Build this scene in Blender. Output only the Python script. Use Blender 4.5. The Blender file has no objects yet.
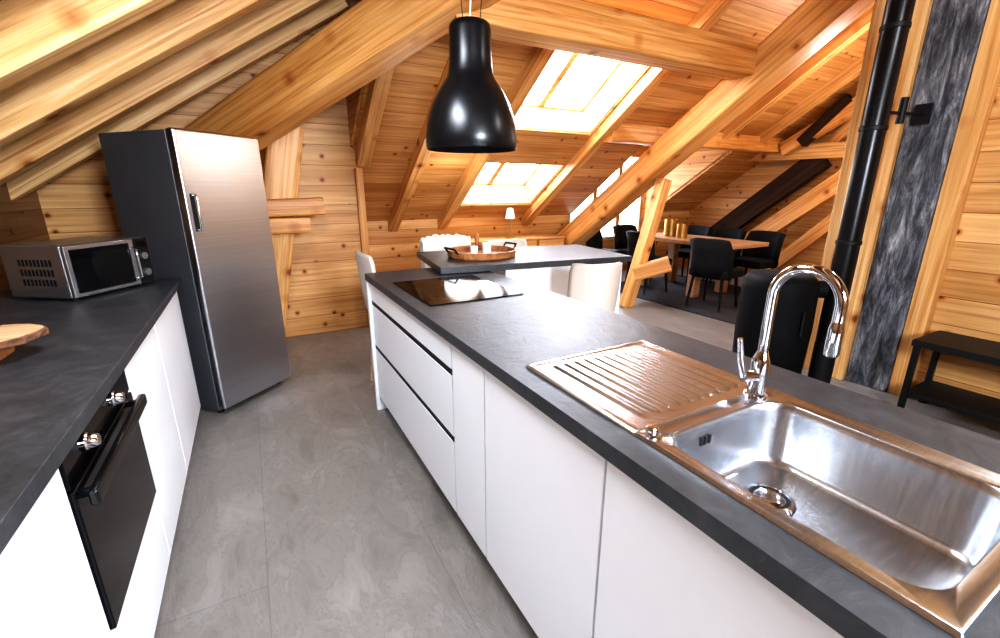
import bpy, bmesh, math, random
from mathutils import Vector, Matrix
random.seed(3)
S=bpy.context.scene; C=S.collection
PI=math.pi
# ------------------------------------------------------------------ materials
def base(name):
    m=bpy.data.materials.new(name); m.use_nodes=True
    nt=m.node_tree; return m,nt,nt.nodes['Principled BSDF']
def N(nt,t,**k):
    n=nt.nodes.new(t)
    for a,b in k.items(): setattr(n,a,b)
    return n
def ramp(nt,stops):
    r=N(nt,'ShaderNodeValToRGB'); e=r.color_ramp.elements
    e[0].position,e[0].color=stops[0][0],(*stops[0][1],1)
    e[1].position,e[1].color=stops[-1][0],(*stops[-1][1],1)
    for p,c in stops[1:-1]:
        x=e.new(p); x.color=(*c,1)
    return r
def simple(name,col,rough=.5,metal=0,var=.12,scale=(6,6,6),bump=0,coat=0,detail=5,spec=.5):
    m,nt,b=base(name); L=nt.links
    tc=N(nt,'ShaderNodeTexCoord'); mp=N(nt,'ShaderNodeMapping'); mp.inputs['Scale'].default_value=scale
    no=N(nt,'ShaderNodeTexNoise'); no.inputs['Scale'].default_value=1; no.inputs['Detail'].default_value=detail
    L.new(tc.outputs['Object'],mp.inputs['Vector']); L.new(mp.outputs[0],no.inputs['Vector'])
    lo=tuple(c*(1-var) for c in col); hi=tuple(min(1,c*(1+var)) for c in col)
    r=ramp(nt,[(.3,lo),(.7,hi)]); L.new(no.outputs['Fac'],r.inputs['Fac']); L.new(r.outputs['Color'],b.inputs['Base Color'])
    b.inputs['Roughness'].default_value=rough; b.inputs['Metallic'].default_value=metal
    b.inputs['Coat Weight'].default_value=coat; b.inputs['Specular IOR Level'].default_value=spec
    if bump:
        bp=N(nt,'ShaderNodeBump'); bp.inputs['Strength'].default_value=bump; bp.inputs['Distance'].default_value=.01
        L.new(no.outputs['Fac'],bp.inputs['Height']); L.new(bp.outputs[0],b.inputs['Normal'])
    return m
def wood(name,dark,mid,light,board=0,rough=.45,knots=True,randtint=True):
    m,nt,b=base(name); L=nt.links
    tc=N(nt,'ShaderNodeTexCoord'); sp=N(nt,'ShaderNodeSeparateXYZ'); L.new(tc.outputs['Object'],sp.inputs[0])
    oi=N(nt,'ShaderNodeObjectInfo')
    def M(op,a,bb=None):
        n=N(nt,'ShaderNodeMath',operation=op)
        for i,v in enumerate((a,bb)):
            if v is None: continue
            if isinstance(v,(int,float)): n.inputs[i].default_value=v
            else: L.new(v,n.inputs[i])
        return n.outputs[0]
    x=sp.outputs[0]; y=sp.outputs[1]; z=sp.outputs[2]
    if board:
        q=M('DIVIDE',y,board); idn=M('FLOOR',q); fr=M('FRACT',q)
        x2=M('ADD',x,M('MULTIPLY',idn,3.73))
    else:
        x2=M('ADD',x,M('MULTIPLY',oi.outputs['Random'],37.0))
    cb=N(nt,'ShaderNodeCombineXYZ'); L.new(x2,cb.inputs[0]); L.new(y,cb.inputs[1]); L.new(z,cb.inputs[2])
    mp=N(nt,'ShaderNodeMapping'); mp.inputs['Scale'].default_value=(1.0,34,34); L.new(cb.outputs[0],mp.inputs[0])
    no=N(nt,'ShaderNodeTexNoise'); no.inputs['Scale'].default_value=1; no.inputs['Detail'].default_value=8; no.inputs['Distortion'].default_value=.6; no.inputs['Roughness'].default_value=.64
    L.new(mp.outputs[0],no.inputs['Vector'])
    r=ramp(nt,[(.31,dark),(.48,mid),(.66,light)]); L.new(no.outputs['Fac'],r.inputs['Fac'])
    col=r.outputs['Color']
    def mix(c,fac,target,mode='MULTIPLY'):
        mx=N(nt,'ShaderNodeMix',data_type='RGBA',blend_type=mode)
        if isinstance(fac,(int,float)): mx.inputs[0].default_value=fac
        else: L.new(fac,mx.inputs[0])
        L.new(c,mx.inputs[6])
        if isinstance(target,tuple): mx.inputs[7].default_value=(*target,1)
        else: L.new(target,mx.inputs[7])
        return mx.outputs[2]
    mp2=N(nt,'ShaderNodeMapping'); mp2.inputs['Scale'].default_value=(.6,3.4,3.4); L.new(cb.outputs[0],mp2.inputs[0])
    n2=N(nt,'ShaderNodeTexNoise'); n2.inputs['Scale'].default_value=1; n2.inputs['Detail'].default_value=3; L.new(mp2.outputs[0],n2.inputs['Vector'])
    r2=ramp(nt,[(.32,(.70,.57,.42)),(.62,(1,1,1))]); L.new(n2.outputs['Fac'],r2.inputs['Fac'])
    col=mix(col,.85,r2.outputs['Color'])
    if knots:
        vo=N(nt,'ShaderNodeTexVoronoi',voronoi_dimensions='2D' if board else '3D'); vo.inputs['Scale'].default_value=3.4; L.new(cb.outputs[0],vo.inputs['Vector'])
        th=.060 if board else .12
        r3=ramp(nt,[(.0,(.12,.04,.015)),(th*.65,(.34,.15,.05)),(th,(.75,.58,.42)),(th*2,(1,1,1))]); L.new(vo.outputs['Distance'],r3.inputs['Fac'])
        if board:
            s2=N(nt,'ShaderNodeSeparateColor'); L.new(vo.outputs['Color'],s2.inputs[0])
            col=mix(col,M('LESS_THAN',s2.outputs[0],.5),r3.outputs['Color'])
        else: col=mix(col,.9,r3.outputs['Color'])
    if board:
        wn=N(nt,'ShaderNodeTexWhiteNoise',noise_dimensions='1D'); L.new(idn,wn.inputs['W'])
        r4=ramp(nt,[(0,(.82,.75,.64)),(1,(1,1,1))]); L.new(wn.outputs['Value'],r4.inputs['Fac'])
        col=mix(col,.9,r4.outputs['Color'])
        j=M('LESS_THAN',fr,.028); col=mix(col,j,(.44,.28,.17))
    elif randtint:
        r4=ramp(nt,[(0,(.84,.77,.68)),(1,(1,1,1))]); L.new(oi.outputs['Random'],r4.inputs['Fac'])
        col=mix(col,.8,r4.outputs['Color'])
    L.new(col,b.inputs['Base Color']); b.inputs['Roughness'].default_value=rough
    bp=N(nt,'ShaderNodeBump'); bp.inputs['Strength'].default_value=.3; bp.inputs['Distance'].default_value=.008
    L.new(no.outputs['Fac'],bp.inputs['Height']); L.new(bp.outputs[0],b.inputs['Normal'])
    return m
M_={}
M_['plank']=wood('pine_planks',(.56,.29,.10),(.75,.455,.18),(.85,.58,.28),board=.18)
M_['plankdark']=wood('shaded_pine_planks',(.16,.07,.024),(.25,.125,.045),(.33,.18,.07),board=.18)  # shade behind the microwave put into the left wall's colour
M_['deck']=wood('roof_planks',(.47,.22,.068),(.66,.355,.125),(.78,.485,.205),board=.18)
M_['deckdark']=wood('shaded_roof_planks',(.075,.03,.009),(.13,.054,.017),(.18,.08,.028),board=.17)  # shadowed gaps between the left rafters put into the plank colour
M_['beam']=wood('beam_pine',(.47,.215,.06),(.76,.44,.16),(.88,.60,.29))
M_['pale']=wood('amber_pine',(.48,.235,.08),(.80,.50,.21),(.93,.70,.40))
M_['log']=wood('log_timber',(.43,.18,.045),(.71,.37,.115),(.84,.51,.21))
M_['reveal']=wood('reveal_panel',(.62,.40,.19),(.80,.58,.32),(.88,.70,.46),knots=False)
M_['darkwood']=wood('dark_timber',(.022,.010,.005),(.042,.019,.009),(.07,.032,.015),rough=.9)
M_['tablewood']=wood('table_wood',(.42,.26,.15),(.60,.42,.27),(.70,.53,.38),knots=False)
M_['boardwood']=wood('slice_wood',(.55,.32,.17),(.74,.50,.30),(.85,.64,.44),knots=False)
M_['traywood']=wood('tray_wood',(.22,.09,.03),(.42,.19,.07),(.55,.28,.12),knots=False)
M_['bark']=simple('bark',(.13,.06,.03),.9,var=.5,scale=(40,40,40),bump=.8)
M_['white']=simple('white_lacquer',(.87,.875,.885),.35,var=.01,coat=.1)
M_['whitefab']=simple('cream_leather',(.60,.53,.46),.65,var=.03)
M_['fur']=simple('sheepskin',(.80,.77,.72),.95,var=.15,scale=(60,60,60),bump=.8)
M_['black']=simple('black_paint',(.010,.010,.011),.5,var=.1,spec=.3)
M_['stoveblack']=simple('stove_black',(.007,.007,.008),.65,var=.1,spec=.15)
M_['blackfab']=simple('black_fabric',(.014,.014,.016),.8,var=.2,scale=(40,40,40),bump=.1,spec=.2)
M_['blackgloss']=simple('black_gloss',(.006,.006,.007),.2,var=.1)
M_['blacksatin']=simple('black_satin',(.005,.005,.006),.30,var=.1,spec=.4)
M_['glassblack']=simple('black_glass',(.004,.004,.005),.08,var=.1,spec=.3)
M_['hobglass']=simple('hob_glass',(.003,.003,.004),.07,var=.1,spec=.05)
M_['chrome']=simple('chrome',(.76,.79,.84),.07,1,var=.01)
M_['steel']=simple('brushed_steel',(.60,.63,.68),.22,1,var=.08,scale=(220,3,3))
M_['sinksteel']=simple('sink_steel',(.58,.60,.63),.25,1,var=.12,scale=(12,160,12))
M_['fridge']=simple('fridge_steel',(.54,.56,.60),.31,1,var=.07,scale=(1,1,180))
M_['fridgeside']=simple('fridge_side',(.09,.094,.103),.42,.2,var=.05)
M_['micro']=simple('microwave_silver',(.36,.38,.41),.26,.9,var=.03)
M_['brass']=simple('brass',(.45,.27,.08),.35,.8,var=.1)
M_['rug']=simple('rug_dark',(.035,.035,.04),.95,var=.4,scale=(50,50,50),bump=.4)
M_['ceramic']=simple('white_ceramic',(.85,.83,.80),.25,var=.02)
M_['lampin']=simple('lamp_inner',(.06,.06,.06),.5,var=.02)
def slate():
    m,nt,b=base('slate_worktop'); L=nt.links
    tc=N(nt,'ShaderNodeTexCoord')
    n1=N(nt,'ShaderNodeTexNoise'); n1.inputs['Scale'].default_value=11; n1.inputs['Detail'].default_value=12; n1.inputs['Roughness'].default_value=.7; n1.inputs['Distortion'].default_value=.8
    L.new(tc.outputs['Object'],n1.inputs[0])
    r=ramp(nt,[(.3,(.026,.028,.031)),(.52,(.042,.044,.048)),(.75,(.075,.076,.08))]); L.new(n1.outputs['Fac'],r.inputs[0]); L.new(r.outputs[0],b.inputs['Base Color'])
    b.inputs['Roughness'].default_value=.42
    bp=N(nt,'ShaderNodeBump'); bp.inputs['Strength'].default_value=.6; bp.inputs['Distance'].default_value=.005
    L.new(n1.outputs['Fac'],bp.inputs['Height']); L.new(bp.outputs[0],b.inputs['Normal'])
    return m
M_['slate']=slate()
def floormat():
    m,nt,b=base('stone_tile_floor'); L=nt.links
    tc=N(nt,'ShaderNodeTexCoord')
    mp=N(nt,'ShaderNodeMapping'); mp.inputs['Rotation'].default_value=(0,0,.7); mp.inputs['Scale'].default_value=(2.6,1.2,1)
    L.new(tc.outputs['Object'],mp.inputs[0])
    n1=N(nt,'ShaderNodeTexNoise'); n1.inputs['Scale'].default_value=2.2; n1.inputs['Detail'].default_value=15; n1.inputs['Roughness'].default_value=.70; n1.inputs['Distortion'].default_value=.5
    L.new(mp.outputs[0],n1.inputs[0])
    r=ramp(nt,[(.28,(.155,.138,.122)),(.44,(.215,.195,.175)),(.505,(.238,.218,.197)),(.52,(.195,.178,.16)),(.54,(.242,.221,.20)),(.76,(.31,.287,.263))]); L.new(n1.outputs['Fac'],r.inputs[0])
    mp2=N(nt,'ShaderNodeMapping'); mp2.inputs['Rotation'].default_value=(0,0,PI/2); mp2.inputs['Location'].default_value=(.35,.12,0); L.new(tc.outputs['Object'],mp2.inputs[0])
    br=N(nt,'ShaderNodeTexBrick'); br.inputs['Scale'].default_value=1; br.inputs['Brick Width'].default_value=1.2; br.inputs['Row Height'].default_value=.6
    br.inputs['Mortar Size'].default_value=.002; br.inputs['Color1'].default_value=(1,1,1,1); br.inputs['Color2'].default_value=(.92,.92,.92,1); br.inputs['Mortar'].default_value=(.75,.75,.75,1)
    L.new(mp2.outputs[0],br.inputs[0])
    mx=N(nt,'ShaderNodeMix',data_type='RGBA',blend_type='MULTIPLY'); mx.inputs[0].default_value=1
    L.new(r.outputs[0],mx.inputs[6]); L.new(br.outputs['Color'],mx.inputs[7]); L.new(mx.outputs[2],b.inputs['Base Color'])
    b.inputs['Roughness'].default_value=.32
    bp=N(nt,'ShaderNodeBump'); bp.inputs['Strength'].default_value=1; bp.inputs['Distance'].default_value=.014
    L.new(n1.outputs['Fac'],bp.inputs['Height']); L.new(bp.outputs[0],b.inputs['Normal'])
    return m
M_['floor']=floormat()
def marble():
    m,nt,b=base('grey_veined_stone'); L=nt.links
    tc=N(nt,'ShaderNodeTexCoord'); mp=N(nt,'ShaderNodeMapping'); mp.inputs['Scale'].default_value=(10,14,2.4); mp.inputs['Rotation'].default_value=(.25,0,0)
    L.new(tc.outputs['Object'],mp.inputs[0])
    n1=N(nt,'ShaderNodeTexNoise'); n1.inputs['Scale'].default_value=1.3; n1.inputs['Detail'].default_value=14; n1.inputs['Roughness'].default_value=.82; n1.inputs['Distortion'].default_value=.6
    L.new(mp.outputs[0],n1.inputs[0])
    r=ramp(nt,[(.36,(.015,.016,.019)),(.47,(.07,.073,.083)),(.56,(.20,.205,.22)),(.68,(.60,.60,.61))]); L.new(n1.outputs['Fac'],r.inputs[0]); L.new(r.outputs[0],b.inputs['Base Color'])
    b.inputs['Roughness'].default_value=.4
    return m
M_['marble']=marble()
def glass():
    m,nt,b=base('window_glass'); L=nt.links
    tr=N(nt,'ShaderNodeBsdfTransparent'); gl=N(nt,'ShaderNodeBsdfGlossy'); gl.inputs['Roughness'].default_value=.02
    mx=N(nt,'ShaderNodeMixShader'); mx.inputs[0].default_value=.04
    L.new(tr.outputs[0],mx.inputs[1]); L.new(gl.outputs[0],mx.inputs[2]); L.new(mx.outputs[0],nt.nodes['Material Output'].inputs[0])
    return m
M_['glass']=glass()
# ------------------------------------------------------------------ helpers
def link(name,bm,mat,parent=None,smooth=False,bevel=0,seg=2,angle=40):
    me=bpy.data.meshes.new(name); bmesh.ops.recalc_face_normals(bm,faces=bm.faces); bm.to_mesh(me); bm.free()
    if smooth:
        for p in me.polygons: p.use_smooth=True
    o=bpy.data.objects.new(name,me); C.objects.link(o)
    me.materials.append(M_[mat] if isinstance(mat,str) else mat)
    if parent: o.parent=parent
    if bevel:
        b=o.modifiers.new('bevel','BEVEL'); b.width=bevel; b.segments=seg; b.limit_method='ANGLE'; b.angle_limit=math.radians(30)
        if seg>1:
            for p in me.polygons: p.use_smooth=True
            o.modifiers.new('ws','WEIGHTED_NORMAL')
    if smooth and not bevel:
        try: me.set_sharp_from_angle(angle=math.radians(angle))
        except Exception: pass
    return o
def tag(o,label,cat,group=None):
    o['label']=label; o['category']=cat
    if group: o['group']=group
    return o
def struct(o): o['kind']='structure'; return o
def thing(name,label,cat,loc=(0,0,0),rz=0,group=None):
    o=bpy.data.objects.new(name,None); C.objects.link(o); o.location=loc; o.rotation_euler=(0,0,rz); o.empty_display_size=.1
    return tag(o,label,cat,group)
def box(bm,x0,x1,y0,y1,z0,z1,mat=None):
    vs=[bm.verts.new((x,y,z)) for x in (x0,x1) for y in (y0,y1) for z in (z0,z1)]
    for f in ((0,1,3,2),(4,6,7,5),(0,4,5,1),(2,3,7,6),(0,2,6,4),(1,5,7,3)): bm.faces.new([vs[i] for i in f])
    if mat is not None:
        for v in vs: v.co=mat@v.co
    return vs
def B(*a,**k):
    bm=bmesh.new(); box(bm,*a,**k); return bm
def ring(bm,c,u,v,r,seg): return [bm.verts.new(c+u*(r*math.cos(2*PI*i/seg))+v*(r*math.sin(2*PI*i/seg))) for i in range(seg)]
def tube(bm,pts,rad,seg=12,cap=True):
    pts=[Vector(p) for p in pts]; n=len(pts); rs=rad if isinstance(rad,(list,tuple)) else [rad]*n
    prev=None; rings=[]
    for i,p in enumerate(pts):
        d=(pts[min(i+1,n-1)]-pts[max(i-1,0)]).normalized()
        if prev is None:
            a=Vector((0,0,1)) if abs(d.z)<.9 else Vector((1,0,0)); u=d.cross(a).normalized()
        else: u=(prev-d*prev.dot(d)).normalized()
        v=d.cross(u); prev=u; rings.append(ring(bm,p,u,v,rs[i],seg))
    for a,b in zip(rings,rings[1:]):
        for i in range(seg): bm.faces.new((a[i],a[(i+1)%seg],b[(i+1)%seg],b[i]))
    if cap: bm.faces.new(rings[0]); bm.faces.new(rings[-1])
def lathe(bm,prof,c=(0,0,0),seg=40,cap=False):
    c=Vector(c); rings=[]
    for r,z in prof: rings.append([bm.verts.new(c+Vector((r*math.cos(2*PI*i/seg),r*math.sin(2*PI*i/seg),z))) for i in range(seg)])
    for a,b in zip(rings,rings[1:]):
        for i in range(seg): bm.faces.new((a[i],a[(i+1)%seg],b[(i+1)%seg],b[i]))
    if cap: bm.faces.new(rings[0]); bm.faces.new(rings[-1])
def LA(prof,c=(0,0,0),seg=24,cap=False):
    bm=bmesh.new(); lathe(bm,prof,c,seg,cap); return bm
def TU(pts,rad,seg=12):
    bm=bmesh.new(); tube(bm,pts,rad,seg); return bm
def frame_from(o,xd,yd):
    xd=Vector(xd).normalized(); yd=Vector(yd).normalized(); zd=xd.cross(yd)
    m=Matrix((xd,yd,zd)).transposed().to_4x4(); m.translation=Vector(o); return m
def panel(name,o,xd,yd,polys,mat,th=.04,off=-1):
    bm=bmesh.new()
    for p in polys: bm.faces.new([bm.verts.new((u,v,0)) for u,v in p])
    bmesh.ops.remove_doubles(bm,verts=bm.verts,dist=1e-4)
    me=bpy.data.meshes.new(name); bm.to_mesh(me); bm.free(); me.materials.append(M_[mat])
    ob=bpy.data.objects.new(name,me); C.objects.link(ob); ob.matrix_world=frame_from(o,xd,yd)
    s=ob.modifiers.new('s','SOLIDIFY'); s.thickness=th; s.offset=off
    return struct(ob)
def rect(u0,u1,v0,v1): return [(u0,v0),(u1,v0),(u1,v1),(u0,v1)]
def beam(name,p0,p1,w,h,mat='beam',up=(0,0,1),log=0,bev=.003,label=None,cat='beam',group=None,seed=None,below=False):
    """timber with its grain on local x; below=True: p0,p1 is the middle of the underside"""
    p0=Vector(p0); p1=Vector(p1); d=(p1-p0); L=d.length; x=d.normalized(); up=Vector(up)
    y=up.cross(x).normalized(); z=x.cross(y)
    m=Matrix((x,y,z)).transposed().to_4x4(); m.translation=p0+(z*h/2 if below else Vector((0,0,0)))
    bm=bmesh.new(); n=max(1,int(L/.4)) if log else 1
    rnd=random.Random(seed if seed is not None else name+str(p0)); secs=[]
    k=20 if log else 4
    for i in range(n+1):
        t=L*i/n; dy=dz=0; sc=1
        if log: dy=rnd.uniform(-1,1)*log; dz=rnd.uniform(-1,1)*log*.6; sc=1+rnd.uniform(-.008,.008)
        if log:
            pts=[]
            for j in range(k):
                a=2*PI*(j+.5)/k; e=.22
                cy=math.copysign(abs(math.cos(a))**e,math.cos(a)); sz=math.copysign(abs(math.sin(a))**e,math.sin(a))
                pts.append((cy*w/2*sc+dy,sz*h/2*sc+dz))
        else: pts=[(-w/2,-h/2),(w/2,-h/2),(w/2,h/2),(-w/2,h/2)]
        secs.append([bm.verts.new((t,a,b)) for a,b in pts])
    for a,b in zip(secs,secs[1:]):
        for i in range(k): bm.faces.new((a[i],a[(i+1)%k],b[(i+1)%k],b[i]))
    bm.faces.new(secs[0]); bm.faces.new(secs[-1])
    o=link(name,bm,mat,None,smooth=bool(log),bevel=0 if log else bev,seg=1)
    o.matrix_world=m
    if label: tag(o,label,cat,group)
    return o
# ------------------------------------------------------------------ camera
yaw=math.radians(28.9); pit=math.radians(16.2); H=1.40
F=Vector((math.sin(yaw)*math.cos(pit),math.cos(yaw)*math.cos(pit),-math.sin(pit)))
R=Vector((math.cos(yaw),-math.sin(yaw),0)); U=R.cross(F)
cd=bpy.data.cameras.new('camera'); cam=bpy.data.objects.new('camera',cd); C.objects.link(cam)
m=Matrix((R,U,-F)).transposed().to_4x4(); m.translation=(0,0,H); cam.matrix_world=m
cd.lens=16; cd.sensor_width=36; cd.clip_start=.02; S.camera=cam
# ------------------------------------------------------------------ room shell
T=.65; cs=1/math.sqrt(1+T*T); sn=T*cs
XL=-1.35; XC=.96
def zl(x): return 2.41+T*x           # left deck
def zf(y): return 4.85-T*y           # far deck
struct(link('floor',B(-1.45,7.4,-2.6,6.15,-.06,0),'floor'))
vL=lambda x:(x-XL)/cs
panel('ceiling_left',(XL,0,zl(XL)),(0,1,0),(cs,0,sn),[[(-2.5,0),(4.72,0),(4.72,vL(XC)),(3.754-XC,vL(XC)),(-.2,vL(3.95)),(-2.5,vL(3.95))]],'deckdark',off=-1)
vF=lambda y:(5.9-y)/cs
def pf(*pts): return [(x,vF(y)) for x,y in pts]
hx0,hx1=2.38,3.56; hy=[(4.80,5.56),(3.16,4.32)]
panel('ceiling_far',(0,5.9,zf(5.9)),(1,0,0),(0,-cs,sn),[
 pf((XC,5.9),(hx0,5.9),(hx0,hy[0][1]),(hx0,hy[0][0]),(hx0,hy[1][1]),(hx0,hy[1][0]),(hx0,3.754-hx0),(XC,3.754-XC)),
 pf((hx0,5.9),(hx1,5.9),(hx1,hy[0][1]),(hx0,hy[0][1])), pf((hx0,hy[0][0]),(hx1,hy[0][0]),(hx1,hy[1][1]),(hx0,hy[1][1])),
 pf((hx0,hy[1][0]),(hx1,hy[1][0]),(hx1,3.754-hx1),(hx0,3.754-hx0)),
 pf((hx1,5.9),(4.5,5.9),(4.5,4.15),(4.5,1.5),(3.95,1.5),(3.95,-.2),(hx1,3.754-hx1),(hx1,hy[1][0]),(hx1,hy[1][1]),(hx1,hy[0][0]),(hx1,hy[0][1])),
 pf((4.5,4.15),(6.3,4.15),(6.3,1.5),(4.5,1.5)), pf((6.3,5.9),(7.3,5.9),(7.3,1.5),(6.3,1.5),(6.3,4.15))],'deck',off=1)
panel('ceiling_dormer',(0,4.12,2.12),(1,0,0),(0,1,0),[rect(4.45,6.35,0,1.95)],'plank',off=1)
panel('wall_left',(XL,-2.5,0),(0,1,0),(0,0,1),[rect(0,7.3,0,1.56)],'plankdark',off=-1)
panel('wall_far',(XL,4.70,0),(1,0,0),(0,0,1),[[(0,0),(XC-XL+.02,0),(XC-XL+.02,zl(XC)),(0,zl(XL))]],'plank',off=1)
panel('wall_cheek',(XC,2.79,0),(0,1,0),(0,0,1),[[(0,zl(XC)-.03),(1.93,zf(4.72)-.03),(1.93,zl(XC)+.02),(0,zl(XC)+.02)]],'plank',off=0)
panel('wall_return',(.98,4.70,0),(0,1,0),(0,0,1),[[(0,0),(1.2,0),(1.2,zf(5.9)),(0,zf(4.7))]],'plank',off=0)
panel('wall_alcove',(.98,5.86,0),(1,0,0),(0,0,1),[rect(0,3.52,0,1.05)],'plank',off=1)
panel('wall_alcove_right',(6.3,5.86,0),(1,0,0),(0,0,1),[rect(0,1.0,0,1.05)],'plank',off=1)
panel('wall_dormer',(4.5,6.02,0),(1,0,0),(0,0,1),[rect(0,1.8,0,.55),rect(0,.05,.55,2.0),rect(1.75,1.8,.55,2.0),rect(0,1.8,2.0,2.13)],'plank',off=1)
for i,x in enumerate((4.5,6.3)):
    panel('wall_dormer_side' if i==0 else 'wall_dormer_side_right',(x,4.15,0),(0,1,0),(0,0,1),[[(0,zf(4.15)),(1.7,zf(5.85)),(1.7,0),(1.9,0),(1.9,2.14),(0,2.14)]],'deck',off=0)
panel('wall_end',(7.3,1.45,0),(0,1,0),(0,0,1),[[(0,0),(4.45,0),(4.45,zf(5.9)),(0,zf(1.45))]],'plank',off=1)
panel('wall_partition',(3.95,1.5,0),(1,0,0),(0,0,1),[[(0,0),(3.35,0),(3.35,zf(1.5)),(0,zf(1.5))]],'plank',off=0)
panel('wall_right',(3.95,-2.5,0),(0,1,0),(0,0,1),[[(0,0),(4.0,0),(4.0,zf(1.5)),(2.3,zl(3.95)),(0,zl(3.95))]],'plank',off=1)
panel('wall_back',(XL,-2.5,0),(1,0,0),(0,0,1),[[(0,0),(5.3,0),(5.3,zl(3.95)),(0,zl(XL))]],'plank',off=-1)
# grey stone column and pale posts at the end of the right wall
struct(link('trim_1',B(3.84,3.96,1.22,1.48,0,3.95),'marble',bevel=.006,seg=1))
def vpost(name,x0,x1,y0,y1,z0,z1,mat='beam'):
    return beam(name,((x0+x1)/2,(y0+y1)/2,z0),((x0+x1)/2,(y0+y1)/2,z1),y1-y0,x1-x0,mat,up=(1,0,0))
struct(vpost('trim_2',3.80,4.0,1.482,1.78,0,3.66,'pale'))
struct(vpost('trim_3',3.86,3.95,1.11,1.218,0,4.0,'beam'))
# dark panel painting the unlit gap in the far wall behind the leaning post
struct(link('dark_gap_1',B(-.55,.235,4.675,4.70,0,1.12),'darkwood'))
# skylights
n=Vector((0,sn,cs)); up=Vector((0,-cs,sn))
for i,(ya,yb) in enumerate(hy):
    e=bpy.data.objects.new('window_%d'%(i+1),None); C.objects.link(e); struct(e)
    P=[Vector((x,y,zf(y))) for x,y in ((hx0,ya),(hx1,ya),(hx1,yb),(hx0,yb))]
    bm=bmesh.new(); dp=.28
    for a in range(4):
        p,q=P[a],P[(a+1)%4]; bm.faces.new([bm.verts.new(v) for v in (p-n*.02,q-n*.02,q+n*(dp+.04),p+n*(dp+.04))])
    o=link('window_shaft',bm,'reveal',e); s=o.modifiers.new('s','SOLIDIFY'); s.thickness=.02; s.offset=0
    mt=frame_from(P[3]+n*dp,(1,0,0),up); W=hx1-hx0; D=(P[0]-P[3]).length
    bm=bmesh.new(); fw=.025
    for a in ((0,W,0,fw),(0,W,D-fw,D),(0,fw,0,D),(W-fw,W,0,D),(W/2-.035,W/2+.035,0,D)): box(bm,*a,-.02,.015,mat=mt)
    link('window_frame',bm,'beam',e)
    link('window_pane',B(fw,W-fw,fw,D-fw,.006,.009,mat=mt),'glass',e)
# dormer window: three lights
e=bpy.data.objects.new('window_3',None); C.objects.link(e); struct(e)
bm=bmesh.new()
for a in ((4.55,6.25,.55,.61),(4.55,6.25,1.94,2.0),(4.55,4.61,.55,2.0),(6.19,6.25,.55,2.0),(5.10,5.18,.55,2.0),(5.64,5.72,.55,2.0)): box(bm,a[0],a[1],6.0,6.06,a[2],a[3])
link('window_frame',bm,'tablewood',e); link('window_pane',B(4.6,6.2,6.03,6.034,.6,1.95),'glass',e)
# ------------------------------------------------------------------ roof timbers
ordn=['first','second','third','fourth','fifth','sixth','seventh','eighth']
ys=[4.25,3.62,2.98,2.36,1.74,1.12,.5]
for i,Y in enumerate(ys):
    xe=XC-.03 if Y>3.2 else 3.754-Y+.40
    beam('rafter',(XL-.12,Y,zl(XL-.12)-.20),(xe,Y,zl(xe)-.20),.115,.175,'pale',below=True,
      label='pine rafter of the left slope, %s counted from the fridge corner toward the viewer'%ordn[i],cat='rafter',group='rafters of the left slope')
xs=[(1.05,4.68),(1.62,5.84),(2.30,5.84),(3.64,5.84),(4.95,4.1),(5.6,4.1),(6.4,4.1)]
for i,(x,ye) in enumerate(xs):
    yt=max(3.80-x,1.55 if x>3.9 else -.15)
    beam('rafter',(x,ye,zf(ye)-.19),(x,yt,zf(yt)-.2),.12,.17,'beam',below=True,
      label='pine rafter of the far slope, %s from the fridge side'%ordn[i],cat='rafter',group='rafters of the far slope')
beam('hip_beam',(-.32,4.30,1.62),(2.6,1.38,3.36),.30,.30,'log',log=.001,label='massive rounded hip log rising from behind the fridge to the top of the roof',cat='beam')
beam('purlin',(1.22,2.86,2.49),(4.32,2.86,2.50),.26,.26,'log',log=.004,label='heavy horizontal log under the rafters in front of the upper skylight',cat='beam')
beam('truss_beam',(4.20,5.55,.60),(4.20,.2,4.10),.28,.30,'log',log=.004,label='thick diagonal log crossing in front of the dining area',cat='beam')
beam('truss_post',(3.98,3.95,0),(4.27,3.80,1.52),.13,.13,'beam',up=(1,0,0),label='slim leaning pine post under the thick diagonal log',cat='post')
beam('knee_brace',(4.02,3.90,.42),(4.30,3.62,.56),.14,.18,'log',log=.004,label='stubby wooden knee block on the leaning post',cat='brace')
beam('tie_beam',(3.66,4.12,2.02),(6.9,4.12,2.02),.16,.2,'log',log=.005,label='pine beam over the dormer window opening',cat='beam')
beam('collar_beam',(7.05,2.2,1.90),(7.05,5.0,1.93),.18,.20,'pale',label='long horizontal pine beam across the dining end wall',cat='beam')
beam('brace',(7.1,5.35,.42),(7.1,3.56,1.84),.14,.30,'darkwood',label='dark wide diagonal brace on the dining end wall',cat='beam')
beam('brace',(7.0,5.1,.02),(7.0,3.10,1.62),.14,.24,'log',label='pale diagonal brace beside the dark one on the dining end wall',cat='beam')
beam('brace',(7.05,4.2,.02),(7.05,3.1,1.15),.12,.17,'log',label='shortest pale diagonal brace near the stove pipe on the dining end wall',cat='beam')
beam('brace',(6.86,4.0,1.95),(6.86,2.1,3.02),.14,.18,'log',label='diagonal log rising toward the stove pipe above the long end wall beam',cat='beam')
beam('brace',(6.84,3.75,2.02),(6.84,3.25,2.52),.12,.14,'darkwood',label='short dark strut above the long end wall beam',cat='beam')
for i,(y0,y1) in enumerate(((4.3,3.9),(3.5,2.9),(2.9,2.5))):
    beam('stud',(7.12,y0,2.0),(7.12,y1,zf(y1)-.25),.1,.12,'beam',label='leaning pine stud above the end wall beam, %s from the window'%ordn[i],cat='beam',group='studs above the end wall beam')
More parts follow.
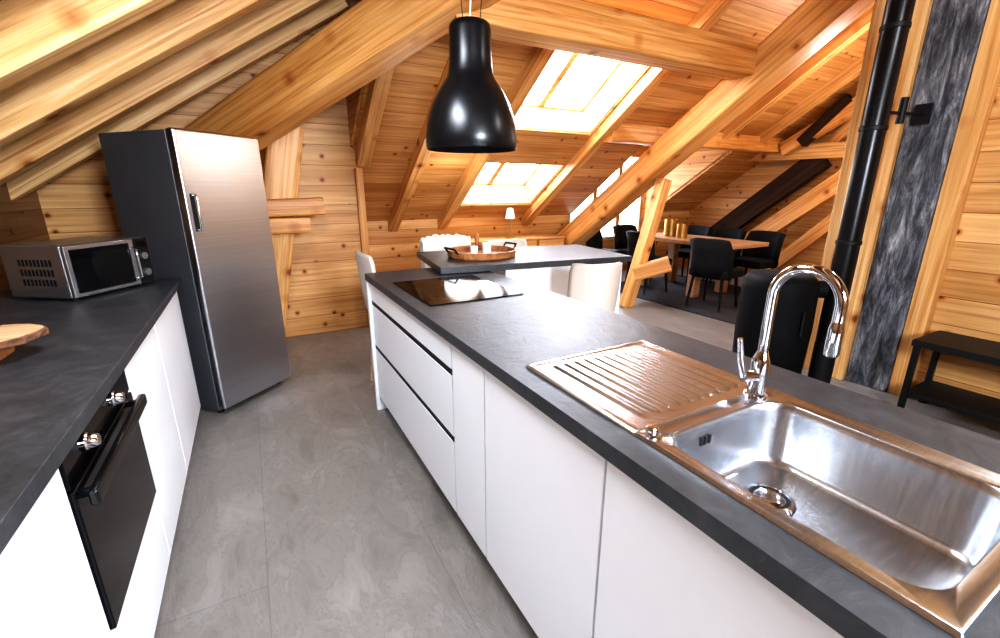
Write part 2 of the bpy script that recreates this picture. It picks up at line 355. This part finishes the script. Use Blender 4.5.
beam('wall_post',(-.02,4.30,0),(.36,4.22,1.90),.26,.2,'beam',up=(0,1,0),log=.002,label='leaning squared timber post behind the fridge',cat='post')
beam('beam_end',(.12,4.10,1.26),(.56,4.10,1.27),.15,.14,'log',log=.003,label='rounded beam end sticking out of the post behind the fridge, upper one',cat='beam')
beam('beam_end',(.10,4.12,1.12),(.44,4.12,1.12),.13,.13,'log',log=.003,label='short beam end under the longer one behind the fridge',cat='beam')
beam('wall_stud',(.99,4.64,0),(.99,4.64,1.60),.08,.07,'beam',up=(1,0,0),label='thin upright pine stud at the end of the far wall',cat='post')
# ------------------------------------------------------------------ island
t=thing('drawer_unit','white drawer unit with three wide drawers and black grip rails under the hob','kitchen unit')
def carcass(y0,y1,x0,x1,z0=.10,z1=.868):
    bm=bmesh.new(); w=.016
    box(bm,x0,x1,y0,y0+w,z0,z1); box(bm,x0,x1,y1-w,y1,z0,z1); box(bm,x0,x1,y0+w,y1-w,z0,z0+w)
    return bm
def unit_island(e,y0,y1):
    bm=carcass(y0,y1,.612,1.24); box(bm,1.24,1.256,y0,y1,.1,.868); link('body',bm,'white',e)
    link('plinth',B(.65,.666,y0,y1,0,.1),'white',e)
unit_island(t,1.45,2.71)
for z0,z1 in ((.105,.435),(.462,.722),(.749,.865)):
    d=link('drawer',B(.592,.611,1.453,2.707,z0,z1),'white',t,bevel=.002)
    if z1<.8: link('grip_rail',B(.594,.611,1.453,2.707,z1+.001,z1+.026),'black',d)
def island_cab(y0,y1,label):
    e=thing('base_cabinet',label,'kitchen unit'); unit_island(e,y0,y1)
    link('door',B(.592,.611,y0+.002,y1-.002,.105,.865),'white',e,bevel=.003)
island_cab(1.18,1.448,'narrow white island cabinet next to the drawer unit')
island_cab(.61,1.178,'white island cabinet with a plain door under the drainer')
island_cab(.0,.608,'white island cabinet with a plain door under the sink bowl')
island_cab(-.75,-.002,'white island cabinet nearest the viewer at the frame edge')
tag(link('end_panel',B(.575,1.26,2.713,2.745,0,.868),'white',bevel=.002),'white end panel closing the far end of the island','panel')
def slab(name,xs_,ys_,holes,z0,z1,mat,label):
    bm=bmesh.new()
    for zz in (z0,z1):
        for i in range(len(xs_)-1):
            for j in range(len(ys_)-1):
                if (i,j) in holes: continue
                bm.faces.new([bm.verts.new((x,y,zz)) for x,y in ((xs_[i],ys_[j]),(xs_[i+1],ys_[j]),(xs_[i+1],ys_[j+1]),(xs_[i],ys_[j+1]))])
    def side(a,b): bm.faces.new([bm.verts.new(v) for v in ((a[0],a[1],z0),(b[0],b[1],z0),(b[0],b[1],z1),(a[0],a[1],z1))])
    def rr(x0,x1,y0,y1):
        c=[(x0,y0),(x1,y0),(x1,y1),(x0,y1)]
        for k in range(4): side(c[k],c[(k+1)%4])
    rr(xs_[0],xs_[-1],ys_[0],ys_[-1])
    for i,j in holes: rr(xs_[i],xs_[i+1],ys_[j],ys_[j+1])
    bmesh.ops.remove_doubles(bm,verts=bm.verts,dist=1e-5)
    return tag(link(name,bm,mat),label,'worktop')
slab('worktop',[.575,.660,1.085,1.285],[-.8,.10,.560,2.76],[(1,1)],.868,.908,'slate','dark slate-look worktop of the island holding the sink and the hob')
WZ=.908
# sink
t=thing('sink','stainless steel inset sink with ribbed drainer in the island worktop','sink',(0,0,0))
def rrect(x0,x1,y0,y1,r,n=8):
    pts=[]
    for cx,cy,a0 in ((x1-r,y1-r,0),(x0+r,y1-r,PI/2),(x0+r,y0+r,PI),(x1-r,y0+r,1.5*PI)):
        for i in range(n+1): a=a0+PI/2*i/n; pts.append((cx+r*math.cos(a),cy+r*math.sin(a)))
    return pts
bm=bmesh.new(); loops=[]; BD=.150
for (a,z) in ((rrect(.642,1.105,.080,.585,.004),WZ+.001),(rrect(.645,1.102,.083,.585,.004),WZ+.009),(rrect(.649,1.098,.087,.585,.004),WZ+.0095),(rrect(.657,1.090,.095,.576,.02),WZ+.005),
              (rrect(.674,1.062,.112,.548,.06),WZ+.005),(rrect(.677,1.059,.115,.545,.06),WZ+.001),(rrect(.680,1.056,.119,.542,.06),WZ-.02),(rrect(.687,1.049,.126,.536,.06),WZ-BD+.020),(rrect(.694,1.042,.133,.530,.055),WZ-BD+.006),
              (rrect(.706,1.030,.145,.518,.045),WZ-BD),(rrect(.76,.99,.20,.495,.04),WZ-BD-.003),(rrect(.870,.944,.397,.471,.0365),WZ-BD-.006)):
    loops.append([bm.verts.new((x,y,z)) for x,y in a])
for a,b in zip(loops,loops[1:]):
    k=len(a)
    for i in range(k): bm.faces.new((a[i],a[(i+1)%k],b[(i+1)%k],b[i]))
bm.faces.new(loops[-1])
link('bowl',bm,'sinksteel',t,smooth=True,angle=50)
bm=bmesh.new(); nx,ny=110,60; X0,X1,Y0,Y1=.642,1.105,.585,1.01; vs=[]
def dz(x,y):
    ed=min(x-X0,X1-x,Y1-y)
    z=.0095 if ed<.008 else (.0095-.0045*min(1,(ed-.008)/.012))
    if ed<=0: z=.001
    if .70<x<1.06 and y>.62 and y<.975:
        ph=(x-.70)/.036; fr=ph%1
        k=min(1,(y-.62)/.015,(.975-y)/.015)
        z+=k*.0052*(math.sin(2*PI*fr-PI/2)*.5+.5)
    return z
for i in range(nx+1):
    for j in range(ny+1):
        x=X0+(X1-X0)*i/nx; y=Y0+(Y1-Y0)*j/ny; vs.append(bm.verts.new((x,y,WZ+dz(x,y))))
for i in range(nx):
    for j in range(ny): a=i*(ny+1)+j; bm.faces.new((vs[a],vs[a+1],vs[a+ny+2],vs[a+ny+1]))
link('drainer',bm,'sinksteel',t,smooth=True,angle=70)
c=(.907,.434,WZ-BD-.005)
st=link('strainer',LA([(.0,.007),(.016,.007),(.019,.011),(.027,.010),(.031,.006)],c,32),'chrome',t,smooth=True)
link('strainer_ring',LA([(.028,.0065),(.040,.0065)],c,32),'black',st)
link('strainer_rim',LA([(.038,.004),(.040,.009),(.047,.007),(.051,.001)],c,32),'chrome',st,smooth=True)
for i in range(3): link('overflow_slot',B(.80+i*.013,.806+i*.013,.5375,.5415,WZ-.048,WZ-.028),'black',t)
link('popup_knob',LA([(.02,.004),(.02,.009),(.013,.012),(.013,.022),(.010,.026),(0,.027)],(.668,.562,WZ),24),'chrome',t,smooth=True)
# tap
t=thing('tap','chrome gooseneck kitchen tap with a side lever behind the sink','tap',(1.035,.572,WZ+.0055))
link('base',LA([(.026,0),(.026,.006),(.021,.010),(.020,.09),(.017,.10),(.012,.115),(0,.116)],seg=32),'chrome',t,smooth=True)
r=.070; zc=.255
pts=[(0,0,.10),(0,0,.2)]+[(0,-r+r*math.cos(a),zc+r*math.sin(a)) for a in [PI*i/24 for i in range(25)]]+[(0,-2*r,zc-.04)]
link('spout',TU(pts,.0115,20),'chrome',t,smooth=True)
link('spray_head',TU([(0,-2*r,zc-.030),(0,-2*r,zc-.045),(0,-2*r,zc-.10),(0,-2*r,zc-.105)],[.0118,.0142,.0142,.012],20),'chrome',t,smooth=True)
lv=link('lever_base',TU([(-.015,0,.055),(-.05,.01,.058)],.014,20),'chrome',t,smooth=True)
link('lever',TU([(-.045,.008,.058),(-.062,.012,.10),(-.072,.016,.155)],[.009,.007,.006],14),'chrome',lv,smooth=True)
# hob
t=thing('hob','flush black glass ceramic hob at the far end of the island','hob',(0,0,0))
link('glass_plate',B(.642,1.125,1.80,2.385,WZ,WZ+.005),'hobglass',t,bevel=.002)
zm=simple('zone_print',(.05,.05,.05),.3)
for x,y,r_ in ((.77,1.95,.07),(.98,1.97,.09),(.77,2.22,.09),(.98,2.24,.07)):
    link('cooking_zone',LA([(r_-.0015,WZ+.0053),(r_,WZ+.0053)],(x,y,0),40),zm,t)
# ------------------------------------------------------------------ left run
def left_cab(y0,y1,label):
    e=thing('base_cabinet',label,'kitchen unit')
    bm=carcass(y0,y1,-1.0,-.44); box(bm,-1.016,-1.0,y0,y1,.1,.868); link('body',bm,'white',e)
    link('plinth',B(-.52,-.505,y0,y1,0,.1),'white',e)
    link('door',B(-.439,-.42,y0+.002,y1-.002,.105,.865),'white',e,bevel=.003)
left_cab(-.2,.55,'white cabinet in the left run nearest the viewer')
left_cab(.552,1.158,'white cabinet in the left run just before the oven')
left_cab(1.752,2.33,'white cabinet in the left run just beyond the oven')
left_cab(2.332,3.10,'white cabinet in the left run beside the fridge')
e=thing('oven_cabinet','white housing unit carrying the built-in oven','kitchen unit')
bm=carcass(1.16,1.75,-1.0,-.44); box(bm,-1.0,-.44,1.176,1.734,.365,.38); link('body',bm,'white',e)
link('lower_front',B(-.439,-.42,1.1615,1.7485,.105,.375),'white',e,bevel=.002); link('plinth',B(-.52,-.505,1.16,1.75,0,.1),'white',e)
tag(link('worktop',B(XL+.005,-.398,-.25,3.17,.868,.908),'slate',bevel=.002),'dark slate-look worktop along the left wall under the roof slope','worktop')
t=thing('oven','built-in black glass oven with two chrome knobs under the left worktop','oven')
link('body',B(-.98,-.44,1.18,1.73,.384,.86),'black',t)
link('control_panel',B(-.44,-.416,1.165,1.745,.775,.862),'glassblack',t,bevel=.002)
link('door',B(-.44,-.412,1.165,1.745,.384,.768),'glassblack',t,bevel=.004)
for y in (1.30,1.56):
    k=link('knob',LA([(.022,0),(.022,.006),(.018,.009),(.016,.024),(.013,.028),(0,.029)],seg=28),'chrome',t,smooth=True); k.rotation_euler=(0,PI/2,0); k.location=(-.416,y,.822)
h=link('handle',B(-.396,-.376,1.172,1.738,.720,.758),'blackgloss',t,bevel=.006)
for y in (1.20,1.70): link('handle_mount',B(-.412,-.396,y,y+.012,.732,.750),'blackgloss',h)
# fridge
fd=Vector((.74,.67,0)).normalized(); sd=Vector((-fd.y,fd.x,0)); c=Vector((-.297,3.09,0))+fd*.285+sd*.30
t=thing('fridge','tall brushed steel fridge standing askew at the end of the left run','fridge',c,math.atan2(fd.y,fd.x))
link('body',B(-.283,.283,-.24,.30,.03,1.715),'fridgeside',t,bevel=.006)
d=link('door',B(-.285,.285,-.30,-.245,.05,1.722),'fridge',t,bevel=.012,seg=3)
h=link('handle',TU([(-.243,-.30,1.37),(-.243,-.333,1.37),(-.243,-.338,1.36),(-.243,-.338,1.19),(-.243,-.333,1.18),(-.243,-.30,1.18)],.007,12),'steel',d,smooth=True)
link('handle_recess',B(-.256,-.228,-.302,-.2995,1.17,1.38),'black',d)
for x in (-.24,.24):
    for y in (-.2,.25): link('foot',LA([(.02,0),(.02,.03)],(x,y,0),12,True),'black',t)
# microwave
fd=Vector((.59,.81,0)).normalized(); sd=Vector((-fd.y,fd.x,0)); W,D,Hh=.42,.33,.255
c=Vector((-.745,2.66,WZ))+fd*W/2+sd*D/2
t=thing('microwave','silver microwave with vented side standing on the left worktop','microwave',c,math.atan2(fd.y,fd.x))
link('case',B(-W/2,W/2,-D/2+.012,D/2,.012,Hh),'micro',t,bevel=.008)
PW=.080
d=link('door',B(-W/2+.002,W/2-PW-.002,-D/2-.008,-D/2+.012,.016,Hh-.004),'micro',t,bevel=.004)
link('door_window',B(-W/2+.022,W/2-PW-.03,-D/2-.010,-D/2-.007,.035,Hh-.022),'glassblack',d)
link('door_handle',TU([(W/2-PW-.014,-D/2-.008,.05),(W/2-PW-.014,-D/2-.03,.055),(W/2-PW-.014,-D/2-.03,.2),(W/2-PW-.014,-D/2-.008,.205)],.006,10),'chrome',d,smooth=True)
cp=link('control_panel',B(W/2-PW,W/2,-D/2-.006,-D/2+.012,.016,Hh-.004),'blackgloss',t,bevel=.003)
link('display',B(W/2-.066,W/2-.014,-D/2-.008,-D/2-.005,.205,.235),'glassblack',cp)
for z in (.160,.075):
    k=link('knob',LA([(.021,0),(.018,.014),(0,.015)],seg=24),'micro',cp,smooth=True); k.rotation_euler=(PI/2,0,0); k.location=(W/2-.040,-D/2-.006,z)
bm=bmesh.new()
for i in range(9):
    for j in range(3): box(bm,-W/2-.001,-W/2+.002,-D/2+.07+i*.02,-D/2+.082+i*.02,.07+j*.045,.10+j*.045)
link('side_vent',bm,'black',t)
for x in (-.17,.17):
    for y in (-.12,.12): link('foot',LA([(.014,0),(.014,.013)],(x,y,0),12,True),'black',t)
# wood slice board
t=thing('serving_board','round bark-edged tree-slice serving board on a low wooden foot','board',(-.75,1.83,WZ))
bm=bmesh.new(); rnd=random.Random(5); k=36; rr_=[.130*(1+.07*math.sin(2*i*2*PI/k+1)+.03*math.sin(7*i*2*PI/k)+rnd.uniform(-.03,.03)) for i in range(k)]
a=[bm.verts.new((rr_[i]*math.cos(2*PI*i/k),rr_[i]*math.sin(2*PI*i/k),.055)) for i in range(k)]; b_=[bm.verts.new((v.co.x,v.co.y,.078)) for v in a]
bm.faces.new(a); bm.faces.new(b_)
for i in range(k): bm.faces.new((a[i],a[(i+1)%k],b_[(i+1)%k],b_[i]))
link('slab',bm,'boardwood',t)
bm=bmesh.new(); lathe(bm,[(1,.053),(1.06,.058),(1.06,.074),(1,.0785)],seg=k)
for i,v in enumerate(bm.verts):
    j=i%k; f=rr_[j]/math.hypot(v.co.x,v.co.y)*(rnd.uniform(1.02,1.06) if (i//k) in (1,2) else .985); v.co.x*=f; v.co.y*=f
link('bark_rim',bm,'bark',t)
link('foot',B(-.045,.045,-.08,.08,0,.055),'traywood',t,bevel=.006)
# ------------------------------------------------------------------ pendant
px,py_,pz=.897,1.88,1.568
t=thing('pendant_lamp','satin black bell-shaped pendant lamp with a long neck hanging over the island','lamp',(px,py_,pz))
prof=[(.192,.0),(.197,.010),(.197,.05),(.192,.09),(.182,.135),(.166,.18),(.144,.222),(.120,.256),(.103,.28),(.094,.305),(.090,.335),(.088,.36),(.087,.46),(.084,.476),(.075,.486),(.055,.49),(.0,.491)]
link('shade',LA(prof,seg=56),'blacksatin',t,smooth=True,angle=60)
link('shade_lining',LA([(max(0,r_-.006),z-(.004 if z>.4 else 0)) for r_,z in prof],seg=48),'lampin',t,smooth=True)
link('bulb',LA([(.0,.14),(.03,.15),(.04,.18),(.03,.22),(.018,.25),(.018,.40)],seg=24),'ceramic',t,smooth=True)
for dx,dy in ((-.05,.0),(.06,-.02)): link('wire',TU([(dx*.6,dy,.485),(dx*2.2,dy,zl(px+dx*2.2)-pz-.02)],.0018,6),'black',t)
link('cable',TU([(0,0,.49),(.02,0,.8),(.01,0,zl(px)-pz-.02)],.003,8),'ceramic',t)
# ------------------------------------------------------------------ high table
ta=math.radians(-8)
t=thing('high_table','dark topped white high table with a corner over the island end','table',(1.73,2.76,0),ta)
link('tabletop',B(-.72,.66,-.38,.38,.912,.952),'slate',t,bevel=.002)
link('base',B(-.28,.62,-.33,.28,0,.912),'white',t,bevel=.004)
TZ=.952
def white_chair(loc,rz,label,w=1,cu=.06,top=.985):
    e=thing('bar_chair',label,'chair',loc,rz,'pale chairs at the high table')
    link('seat',B(-.18*w,.18*w,-.17,.20,.62,.655),'whitefab',e,bevel=.012,seg=3)
    bm=bmesh.new(); secs=[]
    for i in range(17):
        u=-1+2*i/16; secs.append((u,.190*w*u,-.20+cu*u*u))
    rows=[(.60,0,.88),(.70,-.005,.96),(.80,-.014,1),(top-.06,-.028,1),(top-.02,-.034,.97),(top,-.036,.90)]
    g=[[bm.verts.new((x*k_,y+o,z-(.012*abs(u)**6 if z>top-.03 else 0))) for u,x,y in secs] for z,o,k_ in rows]
    for a,b2 in zip(g,g[1:]):
        for i in range(16): bm.faces.new((a[i],a[i+1],b2[i+1],b2[i]))
    o=link('backrest',bm,'whitefab',e,smooth=True); s=o.modifiers.new('s','SOLIDIFY'); s.thickness=.02; s.offset=1
    for sx in (-w,w):
        for sy in (-1,1):
            link('leg',TU([(sx*.14,sy*.14,.62),(sx*.185,sy*.19,.0)],[.019,.012],10),'tablewood',e,smooth=True)
    for sx in (-w,w): link('footrest',TU([(sx*.165,-.168,.25),(sx*.165,.168,.25)],.008,8),'black',e,smooth=True)
    link('footrest',TU([(-.165*w,.168,.25),(.165*w,.168,.25)],.008,8),'black',e,smooth=True)
    return e
white_chair((1.83,2.18,0),ta-.12,'cream chair with its back to the viewer at the near side of the high table',.82,.11)
white_chair((.86,3.05,0),-PI/2+.05,'cream chair at the far end of the island, seen edge on',1,.02,1.0)
white_chair((1.44,3.42,0),PI+ta,'cream chair draped with a sheepskin behind the high table')
white_chair((1.97,3.30,0),PI+ta,'bare cream chair behind the high table near the skylight',1,.06,.97)
bm=bmesh.new(); rnd=random.Random(8); path=[(-.055,.66),(-.06,.80),(-.055,.91),(-.035,.99),(.0,1.01),(.035,.99),(.05,.91),(.055,.80),(.05,.70)]
nx=22; g=[]
for i in range(nx+1):
    u=-1+2*i/nx
    g.append([bm.verts.new((.215*u*(1+rnd.uniform(-.03,.03)),y_+.02*u*u*(-1)+rnd.uniform(-.008,.008),z_-.03*u*u+rnd.uniform(-.012,.012))) for y_,z_ in path])
for a,b2 in zip(g,g[1:]):
    for i in range(len(path)-1): bm.faces.new((a[i],a[i+1],b2[i+1],b2[i]))
o=tag(link('sheepskin',bm,'fur',smooth=True),'fluffy white sheepskin over the chair back behind the high table','sheepskin'); o.rotation_euler=(0,0,ta)
o.location=(1.44+.235*math.sin(-ta),3.42+.235*math.cos(ta),0); s=o.modifiers.new('s','SOLIDIFY'); s.thickness=.022; s.offset=1
# tray & things
t=thing('tray','round brown wooden tray with handles on the high table','tray',(1.40,2.80,TZ),.15)
link('dish',LA([(0,.0),(.23,.0),(.24,.01),(.245,.05),(.233,.05),(.228,.014),(0,.012)],seg=14),'traywood',t)
for s_ in (-1,1): link('handle',TU([(s_*.235,-.06,.04),(s_*.262,-.06,.072),(s_*.262,.06,.072),(s_*.235,.06,.04)],.007,8),'black',t,smooth=True)
def lat(name,prof,loc,mat,label,cat,seg=28,group=None):
    o=link(name,LA(prof,seg=seg),mat,None,smooth=True,angle=50); o.location=loc; return tag(o,label,cat,group)
lat('candle_glass',[(0,0),(.025,0),(.027,.055),(.024,.055),(.022,.01),(0,.01)],(1.36,2.84,TZ+.0125),'ceramic','small pale candle glass on the left of the round tray','glass')
lat('mug',[(0,0),(.03,0),(.033,.07),(.029,.07),(.027,.01),(0,.01)],(1.47,2.86,TZ+.0125),'ceramic','white mug on the right of the round tray','mug')
lat('pepper_mill',[(0,0),(.022,0),(.024,.03),(.014,.06),(.019,.10),(.016,.12),(.006,.13),(0,.135)],(1.50,3.08,TZ),'traywood','small brown pepper mill on the high table behind the tray','mill')
# ------------------------------------------------------------------ alcove sideboard + lamp
t=thing('sideboard','low pine sideboard under the lower skylight','sideboard',(3.1,5.5,0))
link('body',B(-.9,.9,-.2,.2,.08,.72),'plank',t,bevel=.004,seg=1); link('top',B(-.92,.92,-.22,.22,.72,.75),'pale',t,bevel=.004,seg=1)
for x in (-.85,.80):
    for y in (-.18,.14): link('foot',B(x,x+.05,y,y+.05,0,.08),'beam',t)
t=thing('desk_lamp','small brass desk lamp on the sideboard by the skylight','lamp',(3.17,5.45,.75))
link('stand',LA([(0,0),(.07,0),(.07,.015),(.01,.02),(.008,.36),(0,.36)],seg=24),'brass',t,smooth=True)
link('lamp_shade',LA([(.07,.27),(.045,.40),(.02,.41)],seg=24),'ceramic',t,smooth=True)
# ------------------------------------------------------------------ dining
tag(link('rug',B(4.45,6.3,2.8,5.1,.0,.012),'rug'),'dark rug under the dining table','rug')
RZ=.013
t=thing('dining_table','long wooden dining table in the dormer area','table',(5.44,4.18,RZ))
link('tabletop',B(-.42,.36,-.82,.82,.69,.74),'tablewood',t,bevel=.004,seg=1)
for x in (-.33,.27):
    for y in (-.30,.58): link('leg',B(x-.06,x+.06,y-.06,y+.06,0,.69),'tablewood',t,bevel=.004,seg=1)
def black_chair(loc,rz,label):
    e=thing('dining_chair',label,'chair',loc,rz,'black chairs around the dining table')
    link('seat',B(-.235,.235,-.20,.23,.38,.48),'blackfab',e,bevel=.025,seg=3)
    bm=bmesh.new(); secs=[(-1+2*i/10) for i in range(11)]
    rows=[(.38,0,1),(.55,-.01,1.04),(.70,-.03,1.04),(.84,-.055,1.0)]
    g=[[bm.verts.new((.235*u*k_,-.215+.12*abs(u)**3*(1.0 if z<.8 else .6)+o,z-(.018*u**4 if z>.8 else 0))) for u in secs] for z,o,k_ in rows]
    for a,b2 in zip(g,g[1:]):
        for i in range(10): bm.faces.new((a[i],a[i+1],b2[i+1],b2[i]))
    o=link('backrest',bm,'blackfab',e,smooth=True); s=o.modifiers.new('s','SOLIDIFY'); s.thickness=.06; s.offset=0
    for sx in (-1,1):
        for sy in (-1,1): link('leg',TU([(sx*.18,sy*.16,.39),(sx*.21,sy*.20,.0)],[.019,.014],10),'black',e,smooth=True)
    return e
black_chair((4.84,4.46,RZ),-PI/2-.1,'black dining chair on the near side of the table, the one nearer the dormer window')
black_chair((4.88,3.42,RZ),-PI/2+.12,'black dining chair on the near side of the table, the one nearer the stove')
black_chair((4.86,5.42,0),-PI+.5,'black dining chair at the window corner of the dining table')
black_chair((5.98,4.72,RZ),PI/2,'black dining chair on the far side of the table toward the window')
black_chair((5.98,4.18,RZ),PI/2,'black dining chair in the middle of the far side of the table')
black_chair((5.98,3.64,RZ),PI/2,'black dining chair on the far side of the table toward the stove')
black_chair((5.45,5.38,0),PI,'black dining chair at the window end of the dining table')
lat('brass_lantern',[(0,0),(.09,0),(.09,.24),(.085,.24),(.085,.01),(0,.01)],(5.36,4.56,.754),'brass','taller brass cylinder lantern on the dining table','lantern')
lat('brass_lantern',[(0,0),(.075,0),(.075,.19),(.07,.19),(.07,.01),(0,.01)],(5.31,4.32,.754),'brass','shorter brass cylinder lantern on the dining table','lantern')
# ------------------------------------------------------------------ stove and pipe
t=thing('stove','round black wood stove behind the island','stove',(3.23,1.75,0))
link('body',LA([(0,.05),(.20,.05),(.225,.08),(.24,.45),(.235,.74),(.225,.80),(.19,.835),(.12,.845),(0,.847)],seg=40),'stoveblack',t,smooth=True,angle=80)
link('base',LA([(.20,0),(.20,.05)],seg=40,cap=True),'stoveblack',t)
a0=math.atan2(-.49,-.87)
bm=bmesh.new(); a_=[]; b_=[]
for i in range(13):
    an=a0-.6+1.2*i/12; a_.append(bm.verts.new((.2425*math.cos(an),.2425*math.sin(an),.40))); b_.append(bm.verts.new((.2395*math.cos(an),.2395*math.sin(an),.70)))
for i in range(12): bm.faces.new((a_[i],a_[i+1],b_[i+1],b_[i]))
d=link('door',bm,'stoveblack',t,smooth=True)
link('door_handle',TU([(.255*math.cos(a0+.7),.255*math.sin(a0+.7),.45),(.255*math.cos(a0+.7),.255*math.sin(a0+.7),.62)],.008,10),'black',d,smooth=True)
link('flue_outlet',TU([(.14,-.16,.74),(.185,-.21,.74)],.06,20),'stoveblack',t,smooth=True)
t=thing('stove_pipe','tall matt black stove pipe rising to the roof next to the stone column','pipe',(3.47,1.49,0))
link('pipe',TU([(0,0,.35),(0,0,zf(1.5)-.05)],.068,32),'blacksatin',t,smooth=True)
for z in (1.05,1.75,2.3): link('pipe_collar',LA([(.069,z),(.073,z+.004),(.073,z+.026),(.069,z+.03)],seg=32),'black',t,smooth=True)
link('pipe_foot',LA([(.11,0),(.11,.02),(.070,.03),(.070,.36)],seg=28,cap=True),'black',t,smooth=True)
wb=link('wall_bracket',TU([(.06,-.02,1.86),(.36,-.10,1.86)],.010,8),'black',t)
link('bracket_clamp',TU([(.19,-.054,1.80),(.19,-.054,1.95)],.022,12),'black',wb,smooth=True); link('bracket_plate',B(.345,.365,-.14,-.06,1.80,1.92),'black',wb)
t=thing('bench','black low console bench along the right wood wall','bench',(0,0,0))
link('top',B(3.50,3.90,.0,1.05,.47,.51),'black',t,bevel=.003,seg=1); link('shelf',B(3.52,3.88,.02,1.03,.14,.17),'black',t,bevel=.003,seg=1)
for x in (3.51,3.86):
    for y in (.01,1.01): link('leg',B(x,x+.03,y,y+.03,0,.47),'black',t)
# ------------------------------------------------------------------ light
w=bpy.data.worlds.new('world'); S.world=w; w.use_nodes=True; nt=w.node_tree; bg=nt.nodes['Background']
sky=nt.nodes.new('ShaderNodeTexSky'); sky.sky_type='NISHITA'; sky.sun_disc=False; sky.sun_elevation=math.radians(40); sky.sun_rotation=math.radians(20)
mx=nt.nodes.new('ShaderNodeMix'); mx.data_type='RGBA'; mx.inputs[0].default_value=.85; mx.inputs[7].default_value=(1,1,1,1)
nt.links.new(sky.outputs[0],mx.inputs[6]); nt.links.new(mx.outputs[2],bg.inputs[0]); bg.inputs[1].default_value=7
def area(name,loc,target,size,e,col=(1,1,1),sy=None):
    l=bpy.data.lights.new(name,'AREA'); l.energy=e; l.size=size; l.color=col
    if sy: l.shape='RECTANGLE'; l.size_y=sy
    o=bpy.data.objects.new(name,l); C.objects.link(o); o.location=loc; o.rotation_euler=(Vector(target)-Vector(loc)).to_track_quat('-Z','Y').to_euler(); return o
def point(name,loc,e,col,r=.15):
    l=bpy.data.lights.new(name,'POINT'); l.energy=e; l.color=col; l.shadow_soft_size=r
    o=bpy.data.objects.new(name,l); C.objects.link(o); o.location=loc; return o
CW=(.97,.985,1)
area('key_light',(.7,-1.4,1.75),(.9,3.0,.95),.6,145,CW)
area('skylight_fill',(2.95,3.7,2.9),(1.2,1.6,.0),.9,80,(1,.98,.97))
area('aisle_fill',(.1,1.4,2.15),(.1,1.9,0),.5,30,CW)  # added fill above the frame, no fixture in the aisle
point('dining_fill',(5.3,2.4,2.2),38,(1,.93,.82),.08)  # added warm fill for the dining area, kept out of view
point('end_wall_fill',(6.3,2.5,1.7),16,(1,.88,.7),.08)  # added to brighten the end wall, no fixture there
point('alcove_light',(2.0,4.5,1.45),8,(1,.95,.85),.2)
point('right_fill',(2.6,.2,2.6),34,(1,.96,.9),.1)  # added fill for the right side, no fixture there
vs_=S.view_settings
vs_.view_transform='Standard'; vs_.exposure=0.05
try:
    vs_.use_white_balance=True; vs_.white_balance_temperature=5950; vs_.white_balance_tint=10
except Exception as ex: print('wb',ex)
try: vs_.look='High Contrast'
except Exception as ex: print('look',ex)
